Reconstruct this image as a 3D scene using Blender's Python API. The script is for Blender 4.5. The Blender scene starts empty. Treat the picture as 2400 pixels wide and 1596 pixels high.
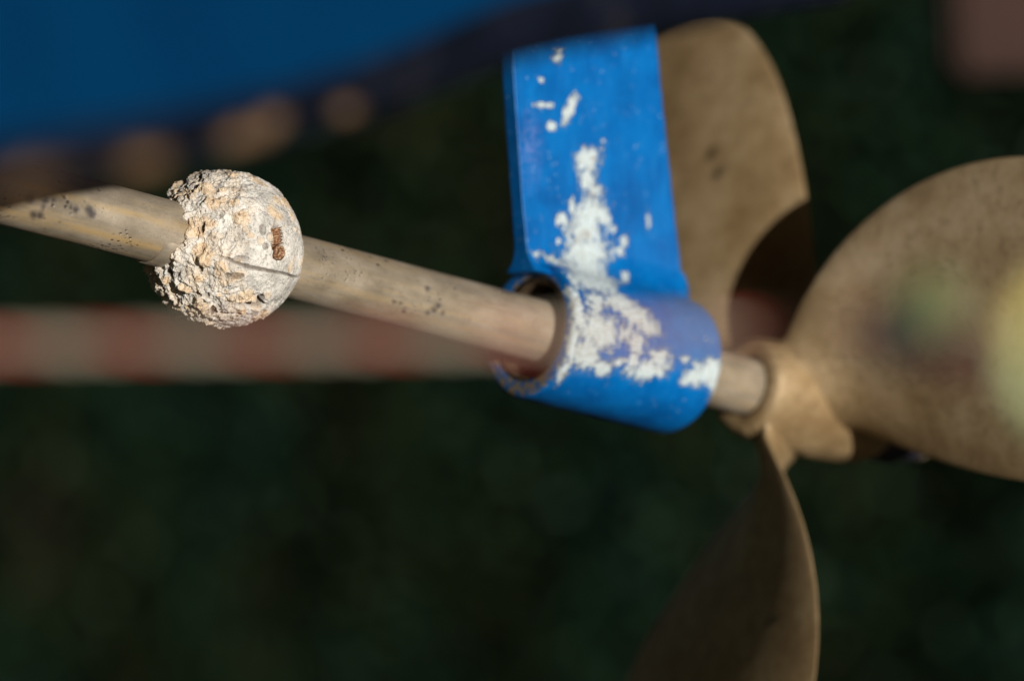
import bpy, bmesh, math, random
import numpy as np
from mathutils import Vector, Matrix

# ------------------------------------------------------------------ camera, sky, sun, exposure
sc = bpy.context.scene
C = sc.collection
CAMZ = 1.0                                    # lens height above the yard
FPX = 10000.0                                 # 150 mm lens on a 36 mm, 2400 px wide frame
cam_d = bpy.data.cameras.new('camera')
cam = bpy.data.objects.new('camera', cam_d); C.objects.link(cam)
cam.location = (0, 0, CAMZ); cam.rotation_euler = (math.pi/2, 0, 0)
cam_d.lens = 150; cam_d.sensor_width = 36
cam_d.clip_start = 0.05; cam_d.clip_end = 600
cam_d.dof.use_dof = True
cam_d.dof.focus_distance = 1.925
cam_d.dof.aperture_fstop = 3.9
sc.camera = cam

SUN_EL = math.radians(4)
SUN_B = math.radians(63.5)                      # from the image plane towards the camera, on the right
sdir = Vector((math.cos(SUN_EL)*math.cos(SUN_B), -math.cos(SUN_EL)*math.sin(SUN_B), math.sin(SUN_EL)))
w = bpy.data.worlds.new('World'); sc.world = w; w.use_nodes = True
wn = w.node_tree.nodes; wl = w.node_tree.links
sky = wn.new('ShaderNodeTexSky'); sky.sky_type = 'NISHITA'; sky.sun_disc = False
sky.sun_elevation = SUN_EL; sky.sun_rotation = math.atan2(sdir.x, sdir.y)
wl.new(sky.outputs[0], wn['Background'].inputs[0]); wn['Background'].inputs[1].default_value = 0.05
sun_d = bpy.data.lights.new('sun', 'SUN'); sun_d.energy = 5.0; sun_d.angle = math.radians(0.5)
sun_d.color = (1.0, 0.925, 0.82)
sun = bpy.data.objects.new('sun', sun_d); C.objects.link(sun)
sun.rotation_euler = sdir.to_track_quat('Z', 'Y').to_euler(); sun.location = (2, -3, 4)
sc.view_settings.view_transform = 'Standard'; sc.view_settings.look = 'None'
sc.view_settings.exposure = -0.22; sc.view_settings.gamma = 1.0
sc.cycles.use_denoising = True
sc.cycles.max_bounces = 6

# ------------------------------------------------------------------ helpers
rng = np.random.default_rng(7); random.seed(7)
def P(px, py, Z):                             # the point seen at a photo pixel, Z metres out
    return np.array([(px-1200)/FPX*Z, Z, CAMZ-(py-798)/FPX*Z])
def ray(px, py): return np.array([(px-1200)/FPX, 1.0, -(py-798)/FPX])
def nrm(x): x = np.asarray(x, float); return x/np.linalg.norm(x)
S = 1.0178                                    # my tracing was made on a 2358 px wide view

TH = math.radians(40); EP = math.radians(11.25)
AX = np.array([math.cos(TH)*math.cos(EP), math.sin(TH)*math.cos(EP), -math.sin(EP)])   # along the shaft, aft
VX = np.array([math.sin(TH), -math.cos(TH), 0.0])                                       # sideways, to the camera
UX = np.cross(VX, AX); UX = UX if UX[2] > 0 else -UX                                    # up
P0 = P(529, 583, 1.95)                        # centre of the anode, on the shaft axis
def L2W(s, uu, vv):                           # shaft coordinates to world
    s = np.asarray(s, float)[..., None]; uu = np.asarray(uu, float)[..., None]; vv = np.asarray(vv, float)[..., None]
    return P0 + s*AX + uu*UX + vv*VX

def new_mesh(name, verts, faces, mat, parent=None, smooth=True, attrs=None):
    me = bpy.data.meshes.new(name)
    me.from_pydata([tuple(v) for v in verts], [], [tuple(f) for f in faces]); me.update()
    if smooth: me.polygons.foreach_set('use_smooth', [True]*len(me.polygons))
    if attrs:
        for k, a in attrs.items():
            at = me.attributes.new(k, 'FLOAT', 'POINT'); at.data.foreach_set('value', np.asarray(a, np.float32).ravel())
    if mat: me.materials.append(getattr(mat, 'm', mat))
    o = bpy.data.objects.new(name, me); C.objects.link(o)
    if parent: set_parent(o, parent)
    return o
def set_parent(o, p):
    o.parent = p; o.matrix_parent_inverse = p.matrix_world.inverted() if p.type != 'EMPTY' else Matrix.Translation(p.location).inverted()
def thing(name, label, cat, loc, group=None):
    o = bpy.data.objects.new(name, None); C.objects.link(o); o.location = tuple(loc); o.empty_display_size = .02
    o['label'] = label; o['category'] = cat
    if group: o['group'] = group
    return o
def grid_faces(n, m, closed_m=False, closed_n=False, flip=False):
    f = []
    for i in range(n if closed_n else n-1):
        for j in range(m if closed_m else m-1):
            a = i*m+j; b = i*m+(j+1) % m; c = ((i+1) % n)*m+(j+1) % m; d = ((i+1) % n)*m+j
            f.append((a, b, c, d) if not flip else (d, c, b, a))
    return f
def lathe(name, prof, mat, parent, seg=96, closed=False, wob=0.0, off=(0, 0), ph=0.0):
    """prof: (s, r) pairs along the shaft axis"""
    prof = np.array(prof, float); n = len(prof)
    an = np.linspace(0, 2*np.pi, seg, endpoint=False)+ph
    s = np.repeat(prof[:, 0][:, None], seg, 1); r = np.repeat(prof[:, 1][:, None], seg, 1)
    if wob:
        q = L2W(s, r*np.cos(an), r*np.sin(an)); r = r + wob*fbm(q*160, 3)*(r > 1e-4)
    v = L2W(s, r*np.cos(an)+off[0], r*np.sin(an)+off[1]).reshape(-1, 3)
    return new_mesh(name, v, grid_faces(n, seg, closed_m=True, closed_n=closed, flip=False), mat, parent)
def refine(prof, step):
    out = []
    for (a, b), (c, d) in zip(prof[:-1], prof[1:]):
        k = max(1, int(math.hypot(c-a, d-b)/step))
        for i in range(k): out.append((a+(c-a)*i/k, b+(d-b)*i/k))
    out.append(prof[-1]); return out

# gradient noise on arrays of points
_perm = rng.permutation(256); _perm = np.concatenate([_perm, _perm, _perm])
_g = rng.normal(size=(256, 3)); _g /= np.linalg.norm(_g, axis=1)[:, None]
def perlin(q):
    q = np.asarray(q, float); i = np.floor(q).astype(int); f = q-i; i &= 255
    u = f*f*f*(f*(f*6-15)+10); r = 0
    for dx in (0, 1):
        for dy in (0, 1):
            for dz in (0, 1):
                h = _perm[_perm[_perm[(i[..., 0]+dx)]+(i[..., 1]+dy)]+(i[..., 2]+dz)] & 255
                g = _g[h]; d = g[..., 0]*(f[..., 0]-dx)+g[..., 1]*(f[..., 1]-dy)+g[..., 2]*(f[..., 2]-dz)
                wx = u[..., 0] if dx else 1-u[..., 0]; wy = u[..., 1] if dy else 1-u[..., 1]; wz = u[..., 2] if dz else 1-u[..., 2]
                r = r+d*wx*wy*wz
    return r*1.6
def fbm(q, o=4, gain=.5):
    r = 0; a = 1.0; q = np.asarray(q, float)
    for k in range(o): r = r+a*perlin(q*2**k+k*17.3); a *= gain
    return r
def ridge(q, o=4):
    r = 0; a = 1.0
    for k in range(o): r = r+a*(1-2*np.abs(perlin(q*2**k+k*9.1))); a *= .5
    return r
def sstep(a, b, x): t = np.clip((x-a)/(b-a), 0, 1); return t*t*(3-2*t)

# ------------------------------------------------------------------ materials
class M:
    def __init__(s, name, rough=.6, metal=0.0, spec=.5, coat=0.0):
        s.m = bpy.data.materials.new(name); s.m.use_nodes = True; s.t = s.m.node_tree; s.n = s.t.nodes; s.l = s.t.links
        s.b = s.n['Principled BSDF']; s.b.inputs['Roughness'].default_value = rough; s.b.inputs['Metallic'].default_value = metal
        s.b.inputs['Specular IOR Level'].default_value = spec; s.b.inputs['Coat Weight'].default_value = coat
        s.tc = s.n.new('ShaderNodeTexCoord')
    def coord(s, scale=(1, 1, 1), rot=(0, 0, 0)):
        mp = s.n.new('ShaderNodeMapping'); mp.inputs['Scale'].default_value = scale; mp.inputs['Rotation'].default_value = rot
        mp.vector_type = 'TEXTURE' if False else 'POINT'
        s.l.new(s.tc.outputs['Object'], mp.inputs[0]); return mp.outputs[0]
    def axial(s, ka, kp):
        """coordinates stretched along the shaft: ka per metre along it, kp across"""
        comb = s.n.new('ShaderNodeCombineXYZ')
        for i, (d, k) in enumerate(((AX, ka), (UX, kp), (VX, kp))):
            dp = s.n.new('ShaderNodeVectorMath'); dp.operation = 'DOT_PRODUCT'
            s.l.new(s.tc.outputs['Object'], dp.inputs[0]); dp.inputs[1].default_value = tuple(d*k)
            s.l.new(dp.outputs['Value'], comb.inputs[i])
        return comb.outputs[0]
    def noise(s, co, sc_=1.0, det=4, rough=.55, dist=0.0):
        n = s.n.new('ShaderNodeTexNoise'); n.inputs['Scale'].default_value = sc_; n.inputs['Detail'].default_value = det
        n.inputs['Roughness'].default_value = rough; n.inputs['Distortion'].default_value = dist; s.l.new(co, n.inputs['Vector']); return n.outputs[0]
    def voro(s, co, sc_, feat='F1'):
        n = s.n.new('ShaderNodeTexVoronoi'); n.feature = feat; n.inputs['Scale'].default_value = sc_; s.l.new(co, n.inputs['Vector']); return n.outputs['Distance']
    def ramp(s, fac, stops, interp='LINEAR'):
        r = s.n.new('ShaderNodeValToRGB'); r.color_ramp.interpolation = interp; e = r.color_ramp.elements
        while len(e) < len(stops): e.new(.5)
        for k, (p, c) in enumerate(stops):
            e[k].position = p; e[k].color = (c if hasattr(c, '__len__') else (c, c, c)) + (() if hasattr(c, '__len__') and len(c) == 4 else (1,))
        s.l.new(fac, r.inputs[0]); return r.outputs[0]
    def attr(s, name):
        n = s.n.new('ShaderNodeAttribute'); n.attribute_name = name; return n.outputs['Fac']
    def math(s, op, a, b=None, c=None, clamp=False):
        n = s.n.new('ShaderNodeMath'); n.operation = op; n.use_clamp = clamp
        for i, x in enumerate((a, b, c)):
            if x is None: continue
            if isinstance(x, (int, float)): n.inputs[i].default_value = x
            else: s.l.new(x, n.inputs[i])
        return n.outputs[0]
    def mix(s, fac, a, b):
        n = s.n.new('ShaderNodeMix'); n.data_type = 'RGBA'
        for i, x in ((0, fac), (6, a), (7, b)):
            if isinstance(x, (int, float)): n.inputs[i].default_value = x
            elif isinstance(x, tuple): n.inputs[i].default_value = x+(1,)
            else: s.l.new(x, n.inputs[i])
        return n.outputs[2]
    def col(s, c):
        if isinstance(c, tuple): s.b.inputs['Base Color'].default_value = c+(1,)
        else: s.l.new(c, s.b.inputs['Base Color'])
    def rough(s, c): s.l.new(c, s.b.inputs['Roughness'])
    def bump(s, h, dist, strength=1.0):
        n = s.n.new('ShaderNodeBump'); n.inputs['Distance'].default_value = dist; n.inputs['Strength'].default_value = strength
        s.l.new(h, n.inputs['Height']); s.l.new(n.outputs[0], s.b.inputs['Normal'])

# shaft: stained bronze-grey rod, cream streaks along it, dark pits in clusters
ms = M('shaft_metal', .5, .38, .5)
st = ms.noise(ms.axial(14, 260), 1, 4, .6)
bl = ms.noise(ms.axial(40, 70), 1, 5, .6)
c1 = ms.ramp(bl, [(.3, (.25, .215, .165)), (.45, (.37, .32, .25)), (.55, (.43, .375, .30)), (.7, (.52, .46, .375))])
c2 = ms.mix(ms.ramp(st, [(.52, 0.), (.64, .42)]), c1, (.58, .43, .24))
c2 = ms.mix(ms.ramp(st, [(.34, .28), (.44, 0.)]), c2, (.22, .19, .14))
clus = ms.ramp(ms.noise(ms.axial(45, 45), 1, 2), [(.60, 0.), (.70, .9)])
pit = ms.math('MULTIPLY', ms.ramp(ms.voro(ms.axial(420, 520), 1), [(.22, 1.), (.36, 0.)]), clus)
pit2 = ms.math('MULTIPLY', ms.ramp(ms.voro(ms.axial(170, 200), 1), [(.13, 1.), (.20, 0.)]), ms.ramp(ms.noise(ms.axial(22, 22), 1, 1), [(.60, 0.), (.68, 1.)]))
pf = ms.math('MAXIMUM', pit, pit2)
fine = ms.noise(ms.axial(1500, 1500), 1, 2)
c2 = ms.mix(ms.ramp(fine, [(.30, .5), (.42, 0.)]), c2, (.16, .13, .09))
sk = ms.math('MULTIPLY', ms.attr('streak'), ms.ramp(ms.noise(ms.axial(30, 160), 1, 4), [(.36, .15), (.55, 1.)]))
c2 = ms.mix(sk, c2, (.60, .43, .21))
spots = ms.attr('spots')
pf = ms.math('MAXIMUM', pf, spots)
ms.col(ms.mix(ms.math('MULTIPLY', pf, .85), c2, (.045, .045, .06)))
ms.rough(ms.ramp(bl, [(.3, .40), (.7, .56)]))
ms.bump(ms.math('ADD', ms.math('MULTIPLY', pf, -1.0), ms.math('MULTIPLY', fine, .25)), .0003)

# anode crust
ma = M('anode_crust', .85, 0, .3)
co = ma.coord()
n1 = ma.noise(co, 120, 6, .65); n2 = ma.noise(co, 420, 5, .65); n3 = ma.noise(co, 1400, 3, .6)
base = ma.ramp(n1, [(.32, (.46, .455, .44)), (.48, (.68, .675, .65)), (.62, (.86, .85, .82))])
base = ma.mix(ma.ramp(n2, [(.30, .75), (.46, 0.)]), base, (.20, .185, .16))
lump = ma.attr('lump'); rgh = ma.attr('rough')
cream = ma.ramp(n2, [(.35, (.62, .43, .24)), (.55, (.80, .62, .42)), (.7, (.86, .76, .60))])
lump = ma.math('MULTIPLY', lump, .8)
f = ma.math('MULTIPLY', lump, ma.ramp(n1, [(.3, .55), (.5, 1.)]), clamp=True)
base = ma.mix(f, base, cream)
base = ma.mix(ma.math('MULTIPLY', ma.ramp(n3, [(.33, .8), (.43, 0.)]), ma.ramp(n1, [(.4, 1.), (.6, .3)])), base, (.10, .09, .08))
cav_shade = ma.attr('cav_shade')
base = ma.mix(ma.math('MULTIPLY', cav_shade, .92), base, (.09, .06, .04))  # recess shade put into the colour: dark brown in pits, holes and split line
ma.col(base)
ma.bump(ma.math('ADD', ma.math('MULTIPLY', n2, 1.0), ma.math('MULTIPLY', n3, .5)), .0009, .9)

mrust = M('rusty_steel', .7, .2)
rn = mrust.noise(mrust.coord(), 900, 4)
mrust.col(mrust.ramp(rn, [(.35, (.09, .040, .020)), (.50, (.26, .125, .065)), (.62, (.50, .36, .22))]))
mrust.bump(rn, .0004)

# blue paint with chips down to the white primer
mp = M('blue_paint', .45, 0, .3)
co = mp.coord()
wa = mp.attr('wear'); ru = mp.attr('rust'); g1 = mp.attr('grime')
nf = mp.noise(co, 420, 6, .7); ns = mp.noise(mp.axial(520, 120), 1, 5, .7)
e = mp.math('ADD', wa, mp.math('MULTIPLY', mp.math('SUBTRACT', nf, .5), 1.6))
e = mp.math('ADD', e, mp.math('MULTIPLY', mp.math('SUBTRACT', ns, .5), 1.5))
chip = mp.ramp(e, [(.47, 0.), (.60, 1.)])
bn = mp.noise(co, 60, 4)
blue = mp.ramp(bn, [(.3, (.0, .102, .39)), (.5, (.0, .131, .465)), (.7, (.0, .160, .53))])
blue = mp.mix(mp.ramp(mp.noise(mp.coord((380, 380, 60)), 1, 4, .6), [(.50, 0.), (.75, .5)]), blue, (.01, .22, .62))
blue = mp.mix(mp.ramp(mp.noise(co, 34, 5, .7), [(.50, 0.), (.68, .55)]), blue, (.0, .075, .30))
blue = mp.mix(mp.math('MULTIPLY', g1, mp.ramp(nf, [(.46, 0.), (.62, .6)])), blue, (.22, .26, .60))
dots = mp.ramp(mp.voro(co, 270), [(.12, 1.), (.20, 0.)])
blue = mp.mix(mp.math('MULTIPLY', mp.math('MULTIPLY', dots, mp.ramp(mp.noise(co, 70, 2), [(.5, 0.), (.62, 1.)])), .45), blue, (.35, .55, .75))
prim = mp.ramp(mp.noise(co, 700, 4, .7), [(.34, (.34, .32, .26)), (.45, (.50, .60, .65)), (.6, (.62, .76, .85))])
prim = mp.mix(mp.ramp(mp.noise(co, 110, 3), [(.30, .7), (.40, 0.)]), prim, (.28, .25, .22))
rn = mp.noise(co, 260, 4, .65)
rc = mp.ramp(rn, [(.42, (.0, .10, .33)), (.48, (.06, .10, .18)), (.54, (.24, .18, .10)), (.7, (.13, .10, .07))])
edge = mp.ramp(e, [(.44, 0.), (.495, .75), (.53, .75), (.60, 0.)])
prim = mp.mix(mp.math('MULTIPLY', mp.ramp(e, [(.53, 1.), (.68, 0.)]), .55), prim, (.30, .36, .42))
blue = mp.mix(mp.math('MULTIPLY', edge, .35), blue, (.0, .06, .22))
mp.col(mp.mix(ru, mp.mix(chip, blue, prim), rc))
mp.rough(mp.ramp(chip, [(0., .36), (1., .7)]))
mp.bump(mp.math('ADD', mp.math('MULTIPLY', chip, -1.0), mp.math('MULTIPLY', bn, 1.6)), .00035, .9)

mb = M('brass_sleeve', .5, .4); mb.col(mb.ramp(mb.noise(mb.coord(), 200, 4), [(.35, (.04, .028, .018)), (.65, (.14, .10, .06))]))
mk = M('black_rubber', .8); mk.col((.012, .011, .010))

# propeller bronze, dull and mottled
mz = M('dull_bronze', .6, .15, .3)
co = mz.coord(); z1 = mz.noise(co, 28, 5, .6); z2 = mz.noise(co, 160, 5, .7); z3 = mz.noise(co, 600, 3, .6)
zc = mz.ramp(z1, [(.3, (.24, .160, .078)), (.5, (.345, .25, .135)), (.7, (.45, .345, .215))])
zc = mz.mix(mz.ramp(z2, [(.34, .55), (.48, 0.)]), zc, (.17, .115, .06))
zc = mz.mix(mz.ramp(z2, [(.56, 0.), (.68, .45)]), zc, (.44, .35, .23))
zc = mz.mix(mz.ramp(z3, [(.30, .5), (.42, 0.)]), zc, (.12, .08, .045))
mz.col(mz.mix(mz.math('MULTIPLY', mz.attr('stain'), .9), zc, (.05, .035, .02)))
mz.rough(mz.ramp(z2, [(.3, .62), (.7, .42)])); mz.bump(z3, .0005, .6)

# hull paints, then a mottled dark navy for nut and end cap
mh = M('hull_blue', .7, 0, .05); hb = mh.noise(mh.coord(), 14, 4)
mh.col(mh.ramp(hb, [(.3, (.0, .030, .105)), (.7, (.0, .042, .135))]))
mkd = M('keel_band', .8, 0, .1); kp = mkd.attr('patch'); kn = mkd.noise(mkd.coord(), 45, 4, .65)
kb = mkd.ramp(kn, [(.35, (.002, .004, .010)), (.55, (.005, .008, .020)), (.7, (.022, .021, .026))])
kk = mkd.ramp(mkd.math('ADD', kp, mkd.math('MULTIPLY', mkd.math('SUBTRACT', kn, .5), 1.1)), [(.22, 0.), (.95, 1.)])
mkd.col(mkd.mix(kk, kb, (.36, .225, .125)))
mnavy = M('nut_navy', .5); mnavy.col(mnavy.ramp(mnavy.noise(mnavy.coord(), 200, 3), [(.4, (.012, .018, .05)), (.7, (.06, .045, .045))]))

# ------------------------------------------------------------------ setting: ground, hedge
mg = M('yard_ground', .95); gn = mg.noise(mg.coord(), 1.2, 6, .6); gf = mg.noise(mg.coord(), 30, 4)
gc = mg.ramp(gn, [(.35, (.035, .05, .02)), (.55, (.06, .055, .035)), (.7, (.10, .085, .06))])
mg.col(mg.mix(mg.ramp(gf, [(.4, .4), (.6, 0.)]), gc, (.07, .06, .04))); mg.bump(gf, .02)
n = 60; gx = np.linspace(-1, 1, n); gx = np.sign(gx)*np.abs(gx)**3*300
X, Y = np.meshgrid(gx, gx, indexing='ij'); Zg = fbm(np.stack([X*.5, Y*.5, X*0], -1), 3)*.03*(np.hypot(X, Y) < 60)
g = new_mesh('ground', np.stack([X, Y, Zg], -1).reshape(-1, 3), grid_faces(n, n, flip=True), mg); g['kind'] = 'structure'

mleaf = M('hedge_leaf', .6, 0, .3)
la = mleaf.attr('tone')
mleaf.col(mleaf.ramp(la, [(0., (.018, .050, .050)), (.35, (.022, .074, .038)), (.6, (.045, .066, .024)), (.8, (.060, .048, .032)), (1., (.022, .050, .07))]))
tr = mleaf.n.new('ShaderNodeBsdfTranslucent'); mx = mleaf.n.new('ShaderNodeMixShader'); mx.inputs[0].default_value = .4
mleaf.l.new(mleaf.b.inputs['Base Color'].links[0].from_socket, tr.inputs[0]); mleaf.l.new(mleaf.b.outputs[0], mx.inputs[1]); mleaf.l.new(tr.outputs[0], mx.inputs[2])
mleaf.l.new(mx.outputs[0], mleaf.n['Material Output'].inputs[0])
mcore = M('hedge_twigs', .9); mcore.col(mcore.ramp(mcore.noise(mcore.coord(), 9, 4), [(.35, (.03, .06, .035)), (.65, (.06, .075, .04))]))
HB = np.array([4.0, 3.0, 0.0]); HD = nrm([-.595, .80, 0]); HN = nrm([-.80, -.595, 0]); HL = 17.0; HH = 2.7
hedge = thing('hedge', 'tall dark green hedge in shade, far out of focus behind the propeller', 'hedge', HB+HD*HL/2)
v = []; ni, nj = 120, 24
for i in range(ni):
    for j in range(nj):
        an = math.pi*j/(nj-1); q = HB+HD*HL*i/(ni-1)
        dx = math.cos(an)*.45; zz = HH*min(1, math.sin(an)*2.2)
        p_ = q+HN*dx+np.array([0, 0, zz]); v.append(p_+HN*.02*perlin(np.array([p_*1.5]))[0])
core = new_mesh('twigs', v, grid_faces(ni, nj), mcore, hedge)
nl = 210000
t = rng.random(nl)*HL; zz = rng.random(nl)**.9*(HH+.1)+.02; dep = rng.normal(0, .03, nl)
ctr = HB+HD*t[:, None]+HN*(.50*np.sqrt(np.clip(1-np.clip(zz-HH*.8, 0, None)/(HH*.25), .05, 1))+dep)[:, None]; ctr[:, 2] = zz
ctr += HN*(fbm(ctr*2.3, 2)*.035)[:, None]
nrl = HN+rng.normal(size=(nl, 3))*.45; ev = np.cross(nrl, rng.normal(size=(nl, 3))); ev /= np.linalg.norm(ev, axis=1)[:, None]
fv = np.cross(ev, nrl); fv /= np.linalg.norm(fv, axis=1)[:, None]
ln = rng.uniform(.012, .026, nl)[:, None]; wd = ln*.45
q = np.stack([ctr-ev*ln, ctr+fv*wd, ctr+ev*ln, ctr-fv*wd], 1)
tone = np.clip(.42+.30*fbm(ctr*2.6+5, 3)+rng.normal(0, .10, nl), 0, 1)
fol = new_mesh('foliage', q.reshape(-1, 3), np.arange(nl*4).reshape(-1, 4), mleaf, hedge, smooth=False, attrs={'tone': np.repeat(tone, 4)})
fol['kind'] = 'stuff'

# reddish brown timber seen far behind at the top right
mt = M('red_brown_timber', .8); mt.col(mt.ramp(mt.noise(mt.coord(), 12, 3), [(.35, (.024, .007, .004)), (.65, (.036, .011, .006))]))
bm = bmesh.new()
tz = 4.2; A0 = P(2268, 175, tz)
bmesh.ops.create_cube(bm, size=1, matrix=Matrix.Translation((A0[0]+.058, A0[1], A0[2]+.6)) @ Matrix.Rotation(math.radians(-3), 4, 'Y') @ Matrix.Diagonal((.22, .14, 1.2, 1)))
bmesh.ops.bevel(bm, geom=[e_ for e_ in bm.edges], offset=.010, segments=2, affect='EDGES')
me = bpy.data.meshes.new('timber_beam'); bm.to_mesh(me); bm.free(); me.materials.append(getattr(mt, "m", mt))
tb = bpy.data.objects.new('timber_beam', me); C.objects.link(tb)
tb['label'] = 'blurred reddish brown timber hanging down in the top right corner'; tb['category'] = 'timber'

# ------------------------------------------------------------------ boat hull: the keel plank across the top, bottom above the strut
xs = np.array([-500, -250, 0, 254, 509, 763, 967, 1200, 1373, 1543, 1686, 1850, 1990])
Ey = np.array([425, 380, 331, 290, 240, 178, 102, -5, -40, -62, -80, -95, -105])
Ly = np.array([545, 500, 452, 420, 372, 308, 243, 150, 108, 82, 54, 26, 6])
zz = np.interp(xs, [-500, 0, 1200, 1990], [.97, 1.06, 1.37, 1.54])
up = np.interp(xs, [-500, 0, 800, 1200, 1400, 1990], [.62, .60, .30, .020, .006, .002])
xf = np.linspace(-500, 1990, 140)
def sm(y): 
    r = np.interp(xf, xs, y); k = np.ones(9)/9; return np.convolve(np.pad(r, 4, 'edge'), k, 'valid')
Ef, Lf, Zf, Uf = sm(Ey), sm(Ly), sm(zz), sm(up)
hull = thing('boat_hull', 'blue boat hull with a worn dark keel edge crossing the top left, blurred', 'boat hull', P(300, 200, 1.4))
rows = []; brow = []; patch = []
pc = [(60, 400, 95, 40, .85), (345, 362, 78, 40, 1.), (290, 335, 60, 24, .4), (570, 300, 74, 34, .85), (640, 262, 50, 24, .7), (815, 238, 48, 28, .75), (750, 262, 30, 20, .4), (160, 372, 46, 24, .4), (450, 340, 40, 14, .3)]
for x, e_, l_, z_, u_ in zip(xf, Ef, Lf, Zf, Uf):
    Ep = P(x, e_, z_-.012); Lp = P(x, l_, z_)
    T1 = Ep+np.array([-.30, -.80, .50])*u_; T2 = T1+np.array([0, .02, .012])
    rows.append([Ep+(T1-Ep)*k/8 for k in range(9)]+[T2, Lp+np.array([0, .05, .045])])
    r_ = []
    for k in range(15):
        f_ = k/14; q_ = Ep+(Lp-Ep)*f_+np.array([0, -.004, -.003])*math.sin(math.pi*f_); r_.append(q_)
        py_ = e_+(l_-e_)*f_; mm = 0
        for (cx, cy, rx, ry, k_) in pc:
            dx, dy = x-cx, py_-cy; ca, sa = math.cos(-.28), math.sin(-.28)
            mm = max(mm, math.exp(-((dx*ca+dy*sa)/rx)**2*1.3-((-dx*sa+dy*ca)/ry)**2*1.3)*k_)
        patch.append(max(0, min(1, mm)))
    for k in range(1, 5): r_.append(Lp+np.array([0, .05, .045])*k/4); patch.append(0)
    brow.append(r_)
R_ = np.array(rows); new_mesh('side_planking', R_.reshape(-1, 3), grid_faces(len(xf), 11)+[tuple(range(11)), tuple(range((len(xf)-1)*11, len(xf)*11))[::-1]], mh, hull, smooth=False)
R_ = np.array(brow); new_mesh('keel_band', R_.reshape(-1, 3), grid_faces(len(xf), 19), mkd, hull, attrs={'patch': patch})
def box(name, c, h, mat, parent, rot=None, bev=.002):
    bm = bmesh.new(); m_ = Matrix.Translation(Vector(c))
    if rot is not None: m_ = m_ @ rot
    bmesh.ops.create_cube(bm, size=1, matrix=m_ @ Matrix.Diagonal((h[0]*2, h[1]*2, h[2]*2, 1)))
    if bev: bmesh.ops.bevel(bm, geom=list(bm.edges), offset=bev, segments=2, affect='EDGES')
    me = bpy.data.meshes.new(name); bm.to_mesh(me); bm.free(); me.materials.append(getattr(mat, "m", mat))
    o = bpy.data.objects.new(name, me); C.objects.link(o)
    if parent: set_parent(o, parent)
    return o
box('bottom_shade_slab', (-1.12, 1.70, CAMZ+.40), (2.0, 1.50, .03), mh, hull, bev=.01)  # unseen hull bottom, widened overhead to keep sky light off the parts below

# ------------------------------------------------------------------ propeller shaft
shaft = thing('propeller_shaft', 'long stained bronze grey shaft running from left edge through the blue bracket', 'shaft', P0)
sl = np.linspace(-.45, .46, 760); seg = 72; an = np.linspace(0, 2*np.pi, seg, endpoint=False)
Sg, Ag = np.meshgrid(sl, an, indexing='ij'); rs = .0150
W = L2W(Sg, rs*np.cos(Ag), rs*np.sin(Ag))
rr = rs+.00006*perlin(W*300)
W = L2W(Sg, rr*np.cos(Ag), rr*np.sin(Ag))
px = 1200+FPX*W[..., 0]/W[..., 1]; py = 798-FPX*(W[..., 2]-CAMZ)/W[..., 1]; front = (W-P0-Sg[..., None]*AX) @ np.array([0, -1, 0]) > 0
spo = np.zeros(px.shape)
for (cx, cy, r_) in [(70, 459, 9), (77, 496, 7), (92, 497, 7), (106, 463, 7), (124, 464, 4), (149, 455, 4), (176, 484, 6), (207, 484, 8), (213, 494, 8), (165, 478, 4), (100, 480, 4), (1000, 715, 9), (1010, 705, 8), (985, 722, 7), (1020, 722, 6), (908, 696, 6), (922, 700, 5), (985, 664, 7), (930, 718, 6)]:
    spo = np.maximum(spo, np.clip(1.6-np.hypot(px-cx*S, py-cy*S)/(r_*(.68 if cx > 800 else 1)*S)*.9, 0, 1)*front)
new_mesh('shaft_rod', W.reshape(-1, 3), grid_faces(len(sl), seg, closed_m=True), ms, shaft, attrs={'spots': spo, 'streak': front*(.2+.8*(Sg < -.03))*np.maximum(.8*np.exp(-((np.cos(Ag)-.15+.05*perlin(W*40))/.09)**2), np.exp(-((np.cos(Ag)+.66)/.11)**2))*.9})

# ------------------------------------------------------------------ zinc anode ball
anode = thing('shaft_anode', 'rough white barnacled zinc ball clamped on the shaft, in sharp focus', 'anode', P0)
NB, MB_ = 560, 620
pol = np.linspace(0.40, math.pi-.36, NB); azi = np.linspace(0, 2*np.pi, MB_, endpoint=False)
Pg, Qg = np.meshgrid(pol, azi, indexing='ij')
D = -AX*np.cos(Pg)[..., None]+(UX*np.cos(Qg)[..., None]+VX*np.sin(Qg)[..., None])*np.sin(Pg)[..., None]
R0 = .0355
lo = np.stack([-np.cos(Pg), np.cos(Qg)*np.sin(Pg), np.sin(Qg)*np.sin(Pg)], -1)    # s, u, v unit
Q3 = D*R0
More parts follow.
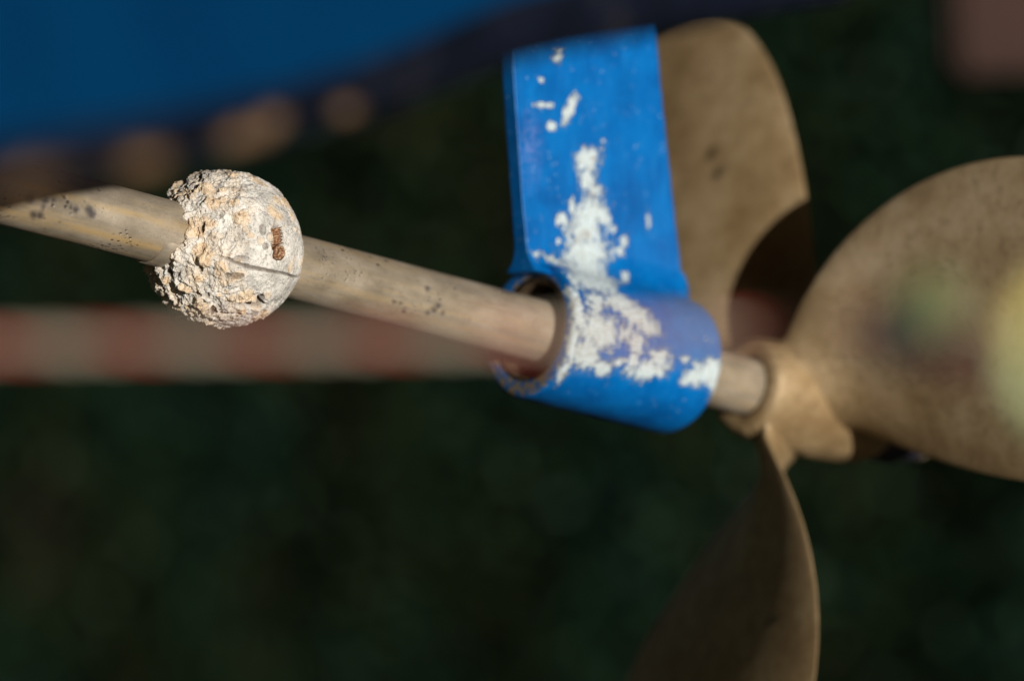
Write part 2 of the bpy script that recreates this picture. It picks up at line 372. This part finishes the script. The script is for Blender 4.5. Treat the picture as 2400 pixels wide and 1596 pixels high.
# where the crust is thick: the forward end, the underside and patches
rough = sstep(.10, -.55, lo[..., 0])*.75+sstep(-.25, -.75, lo[..., 1])*.55+.45*np.clip(fbm(Q3*45+3, 2), 0, 1)+sstep(.55, .85, lo[..., 1])*.35
rough = np.clip(rough*sstep(1.15, .75, rough*0+np.clip(lo[..., 0]*1.0+.35, 0, 1)), .06, 1.1)
Qw = Q3+.0016*np.stack([perlin(Q3*140+3), perlin(Q3*140+33), perlin(Q3*140+63)], -1)
terr = fbm(Qw*85, 3); terr = np.round(terr*3.2)/3.2*.6+terr*.4                     # flaking plates with broken edges
h = .0009*fbm(Q3*45, 3)+(.25+.75*rough)*.0010*terr+rough*(.0011*fbm(Qw*200, 5, .62)+.0004*np.clip(ridge(Qw*420, 3)-.3, -1, 2))+.00020*fbm(Q3*800, 3)
def dir_at(px_, py_, r=R0):                                                     # point of the ball under a photo pixel
    d = ray(px_, py_); o_ = np.array([0, 0, CAMZ])-P0; a_ = d@d; b_ = 2*o_@d; c_ = o_@o_-r*r
    t_ = (-b_-math.sqrt(max(0, b_*b_-4*a_*c_)))/(2*a_); return nrm(o_+d*t_)
def z1p(x, y): return (300+x/3.563, 360+y/3.563)
lump = np.zeros_like(h)
fl = D.reshape(-1, 3)
nb = 150; cand = rng.normal(size=(nb*3, 3)); cand /= np.linalg.norm(cand, axis=1)[:, None]
cl = np.stack([cand@AX, cand@UX, cand@VX], -1); keep = (rng.random(nb*3) < .22+.55*(cl[:, 0] < -.15)+.3*(cl[:, 1] < -.45)+.35*((cl[:, 0] > .3)&(cl[:, 1] > .25)))
cand = cand[keep][:nb]
for c_ in cand:
    rad = random.uniform(.035, .095)*random.choice((.5, .8, 1, 1.3)); ht = rad*R0*random.uniform(.22, .6)
    d_ = np.arccos(np.clip(D@c_, -1, 1)); m_ = d_ < rad*1.5
    if not m_.any(): continue
    tq_ = nrm(np.cross(c_, rng.normal(size=3))); dd = np.hypot(d_[m_], .8*((D[m_]-c_)@tq_))/rad+.34*perlin(Q3[m_]*190)+.12*perlin(Q3[m_]*500)
    dome = np.sqrt(np.clip(1-dd**2, 0, 1)); crater = .55*np.exp(-(dd/.28)**2) if random.random() < .4 else 0
    h[m_] += ht*(dome-crater*dome); lump[m_] = np.maximum(lump[m_], sstep(1.1, .7, dd)*random.uniform(.35, 1))
for (x_, y_, rx_, k_) in [(520, 330, 62, 1), (450, 325, 50, 1), (655, 310, 66, 1), (742, 405, 52, 1), (862, 425, 46, .9), (600, 300, 40, .7), (1300, 400, 75, 1), (1372, 520, 50, 1), (1200, 490, 42, .9), (1240, 390, 50, .8), (978, 1180, 70, 1), (592, 660, 42, 1), (600, 800, 62, .9),
                       (1438, 915, 26, 1), (860, 185, 45, .8), (925, 540, 62, .8), (782, 292, 36, .8), (985, 560, 30, .7), (400, 260, 44, 1), (330, 330, 40, 1), (1160, 1180, 36, .6), (860, 1370, 60, .4), (940, 1310, 40, .9), (700, 690, 44, .5), (160, 980, 50, .9), (210, 1110, 50, .9), (350, 1040, 44, .8)]:
    a_, b_ = z1p(x_, y_); c_ = dir_at(a_, b_); e1 = nrm(np.cross(c_, UX)); d_ = np.arccos(np.clip(D@c_, -1, 1))*R0/(rx_*1.95/FPX/3.563); m_ = d_ < 1.9
    dd = d_[m_]+.35*perlin(Q3[m_]*170)+.14*perlin(Q3[m_]*520)+.25*((D[m_]-c_)@e1)*R0/(rx_*5.5e-5); h[m_] += .00001*rx_*k_*np.sqrt(np.clip(1-dd**2, 0, 1)); lump[m_] = np.maximum(lump[m_], sstep(1.08, .75, dd)*k_)
lump = np.clip(lump+.5*sstep(.45, .9, rough)*np.clip(.5+fbm(Q3*130+9, 2), 0, 1)+.9*sstep(.35, .6, fbm(Q3*70+40, 2)), 0, 1)
cav_shade = np.zeros_like(h)
for _ in range(80):                                                             # worm holes and pits
    c_ = rng.normal(size=3); c_ /= np.linalg.norm(c_); rad = random.uniform(.012, .05)
    if (c_@AX) > .1 and random.random() < .6: continue
    d_ = np.arccos(np.clip(D@c_, -1, 1))/rad; k_ = sstep(1.1, .6, d_); h -= k_*rad*R0*1.3; cav_shade = np.maximum(cav_shade, k_*.6)
# split line between the two halves
q0 = math.radians(18); pn = nrm(UX*math.cos(q0)+VX*math.sin(q0)); near = D@VX
sd = (D@pn)*R0+.0010*perlin(Q3*60+70)+.00025*perlin(Q3*300)
on = (near > -.1)*sstep(-.72, -.45, lo[..., 0])
gr = np.exp(-(sd/(.00045+.0004*sstep(.5, -.3, lo[..., 0])))**2)*on; h -= gr*.0020; cav_shade = np.maximum(cav_shade, gr*.9)
h += on*.00055*sstep(.0001, -.0006, sd)*np.exp(np.minimum(0, sd)/.004)
def carve(px_, py_, rx, ry, dep, rot=0, c=1.0):
    global h, cav_shade
    x_, y_ = z1p(px_, py_); c_ = dir_at(x_, y_); e1 = nrm(np.cross(c_, [0, 0, 1])); e1 = e1 if e1[0] > 0 else -e1; e2 = nrm(np.cross(e1, c_)); e2 = e2 if e2[2] > 0 else -e2
    k = 1.95/FPX/3.563
    a_ = (D-c_)@e1*R0/(rx*k); b_ = (D-c_)@e2*R0/(ry*k); ca, sa = math.cos(rot), math.sin(rot)
    d_ = np.hypot(a_*ca+b_*sa, -a_*sa+b_*ca)+.25*perlin(Q3*300); d_[D@c_ < .5] = 9
    m_ = sstep(1.15, .75, d_); h = h-m_*dep; cav_shade = np.maximum(cav_shade, m_*c)
    return c_
carve(1257, 730, 75, 165, .0030, -.05, .5)
carve(1035, 1262, 125, 40, .0055, .18, 1.0); carve(1100, 1215, 40, 45, .004, 0, .8)
carve(905, 1010, 60, 26, .0014, -.2, .7); carve(950, 880, 70, 26, .0008, -.6, .5); carve(630, 620, 22, 45, .0016, .3, .8)
carve(720, 1300, 26, 60, .002, .1, .9); carve(1120, 640, 30, 45, .001, 0, .5); carve(860, 1330, 120, 22, .0016, .25, .7); carve(375, 985, 35, 40, .003, 0, 1)
# torn forward lip where the ball meets the shaft
lip = sstep(.62, .45, Pg)*(.35+.65*np.clip(.5+fbm(Q3*150, 3), 0, 1.3)); h += lip*.0016; h += sstep(.1, -.5, lo[..., 1])*sstep(-.1, -.6, lo[..., 0])*.0012; h += sstep(-.35, -.75, lo[..., 0])*.0026*np.clip(fbm(Qw*130+50, 3), -.3, 1.2)
Rg = R0+h
bv = P0+D*Rg[..., None]
f_ = grid_faces(NB, MB_, closed_m=True, flip=False)
bv = bv.reshape(-1, 3)
# close the ends down to the shaft
c0 = L2W(np.full(MB_, -.0315), .0146*np.cos(azi), .0146*np.sin(azi)); c1 = L2W(np.full(MB_, .0325), .0146*np.cos(azi), .0146*np.sin(azi))
nv = len(bv); bv = np.concatenate([bv, c0, c1]); last = (NB-1)*MB_
f_ += [(nv+j, nv+(j+1) % MB_, (j+1) % MB_, j) for j in range(MB_)]+[(last+j, last+(j+1) % MB_, nv+MB_+(j+1) % MB_, nv+MB_+j) for j in range(MB_)]
def ex(a_, e_=.3): return np.concatenate([a_.ravel(), np.full(2*MB_, e_)])
new_mesh('zinc_body', bv, f_, ma, anode, attrs={'lump': ex(lump), 'rough': ex(rough), 'cav_shade': ex(cav_shade)})
# rusty clamp bolts sunk in their recess
def disc_bolt(name, px_, py_, rad, ht, sides, stretch=1.0, sink=.0012):
    c_ = dir_at(*z1p(px_, py_)); q_ = P0+c_*(R0-sink-ht); e1 = nrm(np.cross(c_, UX)); e2 = np.cross(c_, e1)
    v_ = []; pr = [(0, 1.0), (.35, 1.02), (.45, .86), (.55, 1.02), (.8, 1.0), (1.0, .86), (.98, .6), (.80, .45), (.80, 0.01)]
    for t_, r_ in pr:
        for k in range(sides*4):
            an_ = 2*math.pi*k/(sides*4); hexr = 1/max(math.cos((an_ % (2*math.pi/sides))-math.pi/sides), .5)*math.cos(math.pi/sides)
            rr_ = rad*r_*(.5+.5*hexr)*(1+.05*random.uniform(-1, 1)); v_.append(q_+c_*ht*t_*1.6+e1*math.cos(an_)*rr_+e2*math.sin(an_)*rr_*stretch)
    return new_mesh(name, v_, grid_faces(len(pr), sides*4, closed_m=True), mrust, anode)
disc_bolt('bolt', 1262, 828, .0036, .0022, 6, sink=.0004)
# bolt seen from its side: a short threaded stub, ridges across
c_ = dir_at(*z1p(1250, 690)); q_ = P0+c_*(R0-.0020); e1 = nrm(np.cross([0, 0, 1.], c_)); e2 = nrm(np.cross(c_, e1))
e2 = e2 if e2[2] > 0 else -e2; e1 = e1 if e1[0] > 0 else -e1; ad = nrm(-e2*.93+e1*.16); sdv = nrm(np.cross(ad, c_))
v_ = []; nr = 34
for i in range(nr):
    t_ = i/(nr-1); r_ = .0033*(1.12-.38*t_)*(1+.13*(1 if i % 6 < 3 else -1))*(1+.10*math.sin(i*1.7)); r_ = r_ if 0 < i < nr-1 else .0004
    for k in range(20):
        an_ = 2*math.pi*k/20; v_.append(q_+ad*(t_-.5)*.0078+(sdv*math.cos(an_)+c_*math.sin(an_))*r_*(1+.06*random.uniform(-1, 1)))
new_mesh('bolt', v_, grid_faces(nr, 20, closed_m=True), mrust, anode)
# thin worn collar under the shaft at the forward end
lathe('collar', [(-.043, .0140), (-.043, .0148), (-.028, .0149), (-.028, .0140)], ms, anode, closed=True, off=(-.0012, -.0003))

# ------------------------------------------------------------------ shaft bracket: barrel and strut
brk = thing('shaft_bracket', 'bright blue painted strut bracket with chipped white patches holding the shaft', 'bracket', L2W(.235, 0, 0))
# chips traced on a 2358 px wide view: x, y, rx, ry, turn, strength
chips = [(1285, 125, 12, 24, .1, .9), (1248, 186, 7, 7, 0, 1), (1312, 252, 11, 34, .35, 1.2), (1250, 243, 17, 7, 0, 1.1), (1272, 290, 13, 9, -.2, 1.1),
 (1355, 368, 27, 26, 0, 1.1), (1352, 412, 22, 30, 0, 1), (1370, 440, 18, 16, 0, 1), (1360, 490, 36, 32, 0, 1.2), (1345, 530, 40, 40, 0, 1.25), (1295, 506, 15, 16, 0, 1.1), (1318, 478, 9, 22, .1, 1),
 (1347, 585, 50, 38, 0, 1.3), (1350, 625, 44, 34, -.3, 1.25), (1385, 650, 36, 20, -.5, 1.15), (1395, 505, 12, 20, 0, 1), (1437, 555, 10, 20, .3, 1), (1424, 578, 12, 14, 0, 1), (1410, 525, 9, 9, 0, 1), (1275, 600, 34, 9, -.35, 1.0), (1240, 585, 12, 14, -.3, .8),
 (1492, 505, 6, 22, 0, .8), (1438, 640, 10, 22, .2, .9), (1400, 560, 8, 8, 0, .9), (1385, 345, 8, 8, 0, .8), (1288, 555, 7, 7, 0, .9), (1390, 325, 6, 6, 0, .7)]
chb = [(1322, 690, 14, 34, -.35, 1.2), (1335, 735, 15, 40, -.25, 1.1), (1318, 790, 13, 50, .1, 1.15), (1300, 845, 12, 36, .45, 1.1), (1375, 765, 42, 42, 0, 1.2), (1350, 812, 36, 34, .2, 1.15), (1385, 845, 20, 22, .3, 1.05),
 (1375, 700, 20, 32, -.5, 1.0), (1430, 700, 44, 18, -.45, 1.1), (1468, 728, 36, 20, -.5, 1.15), (1495, 755, 34, 20, -.35, 1.0), (1440, 765, 22, 24, 0, .9), (1470, 790, 26, 24, 0, .9), (1490, 850, 46, 22, .25, 1.2), (1520, 820, 26, 22, 0, .95), (1430, 832, 24, 12, .3, 1), (1460, 830, 16, 20, 0, 1),
 (1600, 868, 30, 20, .2, 1.1), (1640, 855, 40, 30, .1, 1.2), (1655, 895, 16, 30, .15, 1.15), (1580, 825, 12, 12, 0, .8), (1620, 780, 40, 6, -.2, .55), (1650, 700, 18, 8, 0, .3)]
def wear_at(W, lst):
    x = (1200+FPX*W[..., 0]/W[..., 1])/S; y = (798-FPX*(W[..., 2]-CAMZ)/W[..., 1])/S; o_ = np.zeros(x.shape)
    for (cx, cy, rx, ry, ro, k) in lst:
        dx, dy = x-cx, y-cy; ro = -ro if ry > rx else ro; ca, sa = math.cos(ro), math.sin(ro)
        d_ = np.hypot((dx*ca-dy*sa)/rx, (dx*sa+dy*ca)/ry); o_ = np.maximum(o_, min(k, 1.15)*np.clip(.95-.46*d_, 0, 1))
    return np.clip(o_, 0, 1)*1.0
s0, s1 = .1854, .2853; RO, RI = .0338, .0256
prof = [(s0+.0006, RI+.0002), (s0, RI+.001), (s0, RO-.0025), (s0+.0006, RO-.0010), (s0+.0022, RO)]
prof = refine(prof, .0008); body = refine([(s0+.0022, RO), (s1-.006, RO)], .0008)[1:]
end = [(s1-.006+.006*math.sin(t_), RO-.006+.006*math.cos(t_)) for t_ in np.linspace(0.15, math.pi/2, 8)]+[(s1, .022), (s1-.001, .0156)]
full = np.array(prof+body+end); seg = 300; an = np.linspace(0, 2*np.pi, seg, endpoint=False)
Sg = np.repeat(full[:, 0][:, None], seg, 1); Rr = np.repeat(full[:, 1][:, None], seg, 1)
W = L2W(Sg, Rr*np.cos(an), Rr*np.sin(an)); Rr = Rr+.00018*fbm(W*90, 2)
W = L2W(Sg, Rr*np.cos(an), Rr*np.sin(an)); fr = ((W-P0-Sg[..., None]*AX)@VX) > -.016
wr = wear_at(W, chb+[(1385, 650, 36, 20, -.5, 1.15), (1350, 640, 40, 24, -.3, 1.2)])*fr
vu = Rr*np.cos(an); vv_ = Rr*np.sin(an); face = Sg < s0+.0012
rus = face*np.clip(.15+sstep(.0, -.028, vu)*1.0-sstep(.012, .022, vv_)*.5+sstep(.0285, .0262, Rr)*.9, 0, 1)
bo = new_mesh('barrel', W.reshape(-1, 3), grid_faces(len(full), seg, closed_m=True), mp, brk, attrs={'wear': wr, 'grime': wr*0, 'rust': rus})
lathe('bearing_sleeve', refine([(s0+.0015, .0232), (s0+.0015, .0255), (s1-.002, .0255)], .002)+[(s1-.002, .0232)], mb, brk, closed=True, wob=.00015)
lathe('rubber_bearing', [(s0+.016, .0157), (s0+.014, .0180), (s0+.014, .0231), (s1-.004, .0231), (s1-.004, .0157)], mk, brk, closed=True)

# strut arm: plate in the plane of the shaft, outline traced and put on that plane
TK = .0042
def on_plane(px_, py_, off):
    d = ray(px_*S, py_*S); o_ = np.array([0, 0, CAMZ]); t_ = ((P0+VX*off-o_)@VX)/(d@VX); q_ = o_+d*t_-P0; return q_@AX, q_@UX
le = [(1215, 640), (1215, 600), (1205, 490), (1196, 360), (1187, 240), (1180, 130), (1171, 0), (1160, -130), (1143, -330), (1120, -700)]
te = [(1592, 740), (1584, 690), (1573, 600), (1559, 480), (1545, 350), (1530, 210), (1518, 70), (1504, -60), (1492, -170), (1475, -330), (1445, -700)]
Le = np.array([on_plane(x, y, TK) for x, y in le]); Te = np.array([on_plane(x, y, TK) for x, y in te])
Le = Le[np.argsort(Le[:, 1])]; Te = Te[np.argsort(Te[:, 1])]
u0, u1 = .026, .375; nu, nc = 400, 110
uu = np.linspace(u0, u1, nu); ls = np.interp(uu, Le[:, 1], Le[:, 0]); ts = np.interp(uu, Te[:, 1], Te[:, 0])
k = np.ones(15)/15; ls = np.convolve(np.pad(ls, 7, 'edge'), k, 'valid'); ts = np.convolve(np.pad(ts, 7, 'edge'), k, 'valid')
flare = .010*np.exp(-(uu-.030)/.005); 
# section loop: near face, trailing edge, far face, leading edge
cf = np.linspace(0, 1, nc); ro = .0035
loop = []
for f1 in np.linspace(0, 1, nc): loop.append((f1, 1))
loop = [(ro*(1-math.cos(t_)), math.sin(t_)) for t_ in np.linspace(-math.pi/2, math.pi/2, 9)[:-1]]   # leading edge (offset, side)
sec = []
for i_, (u_, a_, b_) in enumerate(zip(uu, ls, ts)):
    tk = TK+.35*flare[i_]; row = []
    for da_, sd_ in ((.0005, -1), (.0001, -.97), (0, -.90), (0, -.86), (0, 0), (0, .82), (0, .86), (0, .90), (.0001, .97), (.0005, 1)): row.append((a_+da_, u_, tk*sd_))
    for f1 in np.linspace(0, 1, nc): row.append((a_+.0008+(b_-a_-.0028)*f1, u_, tk*(1-.25*f1**3)))
    for t_ in np.linspace(math.pi/2, -math.pi/2, 8)[1:-1]: row.append((b_-.002+.002*math.cos(t_), u_, tk*.75*math.sin(t_)))
    for f1 in np.linspace(1, 0, 24): row.append((a_+.0012+(b_-a_-.0032)*f1, u_, -tk*(1-.25*f1**3)))
    sec.append(row[:-1])
sec = np.array(sec); W = L2W(sec[..., 0], sec[..., 1], sec[..., 2])
W = W+VX*(.0002*fbm(W*70, 2))[..., None]+AX*(.00025*perlin(W*110))[..., None]
fr = sec[..., 2] > 0
wr = wear_at(W, chips+chb[7:9])*fr
x = (1200+FPX*W[..., 0]/W[..., 1])/S; y = (798-FPX*(W[..., 2]-CAMZ)/W[..., 1])/S
gri = .8*np.clip(1.3-np.hypot((x-1222)/26, (y-345)/95), 0, 1)*fr
m_ = W.shape[1]; ff = grid_faces(nu, m_, closed_m=True)+[tuple(range(m_)), tuple(range((nu-1)*m_, nu*m_))[::-1]]
new_mesh('strut_arm', W.reshape(-1, 3), ff, mp, brk, attrs={'wear': wr, 'grime': gri})
# weld fillet where arm and barrel meet
fil = []; nf_ = 90
for sgn, nm in ((1, 'weld'), (-1, 'weld')):
    fil = []; a0, a1 = ls[4]+.003, ts[6]-.0012
    for s_ in np.linspace(a0, a1, nf_):
        e_ = min(1, (s_-a0)/.008, (a1-s_)/.006+.12); e_ = math.sqrt(max(e_, .0))
        for t_ in np.linspace(0, 1, 9):
            bz = (1-t_)**2*np.array([.0300, .0040+.0115*e_])+2*t_*(1-t_)*np.array([.0345, TK+.0015*e_])+t_*t_*np.array([.0345+.012*e_, TK-.0003])
            fil.append(L2W(s_, bz[0], sgn*bz[1]))
    fil = np.array(fil); fil = fil+UX*(.0003*perlin(fil*200))[:, None]
    new_mesh(nm, fil, grid_faces(nf_, 9), mp, brk, attrs={'wear': wear_at(fil, chips+chb)*(sgn > 0), 'grime': np.zeros(len(fil))})
tp = L2W((ls[-1]+ts[-1])/2, u1, 0)
box('palm', tp, (.075, .035, .006), mp, brk, rot=Matrix.Rotation(TH, 4, 'Z'))

# ------------------------------------------------------------------ propeller
prop = thing('propeller', 'dull brown bronze three bladed propeller at the right end of the shaft', 'propeller', L2W(.37, 0, 0))
hp = [(.3330, .0155), (.3307, .0165), (.3307, .0215), (.3320, .0238), (.336, .0252), (.345, .0264), (.360, .0275), (.380, .0278), (.398, .0268), (.412, .0246), (.421, .0215), (.424, .0170)]
def stain_none(n): return np.zeros(n)
hb_ = refine(hp, .0015); ho = lathe('hub', hb_, mz, prop, seg=120, wob=.0004)
BP = [0.3643, 0.2624, 0.1704, 0.6292, 0.3325, 0.1949, -0.0465, 0.0963, 0.0094]; BPSI = [-50.8, 71.7, 188.6]
def blade(psi, stains=(), pf_=1.0, cf_=1.0):
    hc, R, cm, pk, w0, PT, k1, k2, rk = BP; PT *= pf_; cm *= cf_; n, m = 90, 40; r0 = .021
    tt = np.sin(np.linspace(0, 1, n)*np.pi/2); r = .026+(R-.026)*tt; x = (r-.026)/(R-.026)
    s1_ = np.where(x < pk, w0+(1-w0)*np.sin(np.pi/2*x/pk), np.sqrt(np.clip(1-((x-pk)/(1-pk))**2, 0, 1))**.9)
    c = cm*(s1_+.04*np.exp(-x*40))+.0001; phi = np.arctan(PT/(2*np.pi*r)); skew = k1*x+k2*x*x
    r = np.where(x < .001, r0, r)
    e1 = np.linspace(-1, 1, m); loop = np.concatenate([e1, e1[::-1][1:-1]]); side = np.concatenate([np.ones(m), -np.ones(m-2)])
    th_ = (.0044+.0055*(1-x)+.010*np.exp(-x*30))*np.clip(s1_*4, 0, 1)
    ee = np.sin(loop*np.pi/2)
    s = c[:, None]*ee[None]*.5+skew[:, None]; d = psi+s*np.cos(phi)[:, None]/r[:, None]
    prof_ = (1-np.abs(ee)**2.6)**.6; camber = .018*c[:, None]*(1-ee**2)[None]
    tn = side[None]*prof_[None]*th_[:, None]*.5+camber*1.0
    et = -np.sin(d)[..., None]*UX+np.cos(d)[..., None]*VX; er = np.cos(d)[..., None]*UX+np.sin(d)[..., None]*VX
    # normal of the section, towards the bow
    nn = np.sin(phi)[:, None, None]*et-np.cos(phi)[:, None, None]*AX
    ax = s*np.sin(phi)[:, None]+rk*x[:, None]
    Q = P0+AX*(hc+ax)[..., None]+er*r[:, None, None]+nn*tn[..., None]
    px_ = (1200+FPX*Q[..., 0]/Q[..., 1])/S; py_ = (798-FPX*(Q[..., 2]-CAMZ)/Q[..., 1])/S; stn = np.zeros(px_.shape)
    for (cx, cy, rr_) in stains: stn = np.maximum(stn, np.clip(2.0-np.hypot(px_-cx, py_-cy)/rr_, 0, 1))
    mm = Q.shape[1]
    return new_mesh('blade', Q.reshape(-1, 3), grid_faces(n, mm, closed_m=True)+[tuple(range(mm)), tuple(range((n-1)*mm, n*mm))[::-1]], mz, prop, attrs={'stain': stn})
for psi, stn, pf_, cf_ in zip(BPSI, ([(1635, 352, 8), (1660, 388, 8), (1652, 402, 8)], [], [(1777, 1425, 8)]), (1, 1, 1.27), (1, 1, 1.13)):
    blade(math.radians(psi), stn, pf_, cf_)
me = ho.data; at = me.attributes.new('stain', 'FLOAT', 'POINT')
# nut and end cap behind the hub
lathe('nut', [(.424, .004), (.424, .0205), (.426, .0215), (.441, .0215), (.443, .0205), (.443, .004)], mnavy, prop, seg=6)
lathe('end_cap', [(.443, .0185), (.450, .0175), (.458, .0145), (.463, .010), (.465, .002)], mnavy, prop, seg=48)

# ------------------------------------------------------------------ rope and cords in front, out of focus
mw = M('rope_white', .9); mw.col(mw.ramp(mw.noise(mw.coord(), 900, 3), [(.35, (.31, .27, .21)), (.65, (.52, .46, .37))]))
mred = M('rope_red', .9); mred.col(mred.ramp(mred.noise(mred.coord(), 900, 3), [(.35, (.40, .05, .04)), (.65, (.56, .10, .075))]))
def tube(name, pts, rad, mat, parent=None, seg=10, closed=False):
    pts = np.array(pts); n_ = len(pts)
    if closed: tg = np.roll(pts, -1, 0)-np.roll(pts, 1, 0)
    else: tg = np.gradient(pts, axis=0)
    tg /= np.linalg.norm(tg, axis=1)[:, None]; ref = np.array([.13, .9, .4]); b1 = np.cross(tg, ref); b1 /= np.linalg.norm(b1, axis=1)[:, None]; b2 = np.cross(tg, b1)
    an_ = np.linspace(0, 2*np.pi, seg, endpoint=False); rad = np.broadcast_to(rad, (n_,))
    v_ = pts[:, None]+rad[:, None, None]*(np.cos(an_)[None, :, None]*b1[:, None]+np.sin(an_)[None, :, None]*b2[:, None])
    return new_mesh(name, v_.reshape(-1, 3), grid_faces(n_, seg, closed_m=True, closed_n=closed), mat, parent)
ZR = 1.03
A_ = P(-500, 812, ZR); B_ = P(2300, 757, ZR)
rope = thing('rope', 'thin white rope with red flecks stretched across in front, very blurred', 'rope', (A_+B_)/2)
n_ = 900; tt = np.linspace(0, 1, n_); Ln = np.linalg.norm(B_-A_); pitch = 293*S*ZR/FPX; dirr = nrm(B_-A_)
sag = np.array([0, 0, -1.])*(.0012*np.sin(np.pi*tt))[:, None]
e1 = np.array([0, -1., 0]); e2 = nrm(np.cross(dirr, e1)); x0 = ((290-(-500/S))*S*ZR/FPX)
for k in range(3):
    ph = 2*np.pi*((tt*Ln-x0)/pitch)+2*np.pi*k/3
    pts = A_+(B_-A_)*tt[:, None]+sag+(np.cos(ph)[:, None]*e1+np.sin(ph)[:, None]*e2)*.00108
    tube('strand', pts, .00118, mred if k == 0 else mw, rope)
mgn = M('cord_green', .85); mgn.col((.15, .18, .08)); mnv = M('cord_navy', .85); mnv.col((.008, .010, .020)); mma = M('cord_maroon', .85); mma.col((.045, .008, .012))
myg = M('line_yellow_green', .8); myg.col(myg.ramp(myg.noise(myg.coord(), 60, 2), [(.38, (.36, .50, .30)), (.5, (.62, .70, .36)), (.62, (.80, .62, .16))]))
def knot(name, px_, py_, r_, th_, mat, label, Zk=1.03, a=(2, 3)):
    c_ = P(px_*S, py_*S, Zk); t_ = np.linspace(0, 2*np.pi, 120, endpoint=False); rr_ = r_*(.72+.28*np.cos(a[1]*t_))
    pts = c_+np.stack([rr_*np.cos(a[0]*t_), .45*r_*np.sin(a[1]*t_), rr_*np.sin(a[0]*t_)], -1)
    o = tube(name, pts, th_, mat, None, closed=True); o['label'] = label; o['category'] = 'cord'; return o
knot('knotted_cord', 2058, 768, .0056, .0032, mnv, 'dark navy knotted cord at the right end of the white rope, blurred')
knot('knotted_cord', 2140, 706, .0065, .0030, mgn, 'green knotted cord beside the navy knot on the right, blurred')
knot('knotted_cord', 2205, 806, .0050, .0030, mma, 'dark maroon knotted cord next to the pale yellow green line, blurred')
yl = thing('mooring_line', 'thick pale yellow green twisted line at the right edge, very blurred', 'rope', P(2340, 810, 1.06))
pa = np.array([P(2560*S, 630*S, .93), P(2420*S, 680*S, .92), P(2368*S, 745*S, .92), P(2358*S, 830*S, .92), P(2395*S, 920*S, .92), P(2560*S, 1020*S, .93)])
tq = np.linspace(0, len(pa)-1, 220); cp = np.stack([np.interp(tq, np.arange(len(pa)), pa[:, i]) for i in range(3)], -1)
kk_ = np.ones(31)/31; cp = np.stack([np.convolve(np.pad(cp[:, i], 15, 'edge'), kk_, 'valid') for i in range(3)], -1)
tg = np.gradient(cp, axis=0); tg /= np.linalg.norm(tg, axis=1)[:, None]; b1 = np.cross(tg, [0, 1., 0]); b2 = np.array([0, -1., 0])
for k in range(3):
    ph = np.linspace(0, 2*np.pi*2.2, 220)+2*np.pi*k/3
    tube('strand', cp+(np.cos(ph)[:, None]*b1+np.sin(ph)[:, None]*b2)*.0019, .0022, myg, yl)
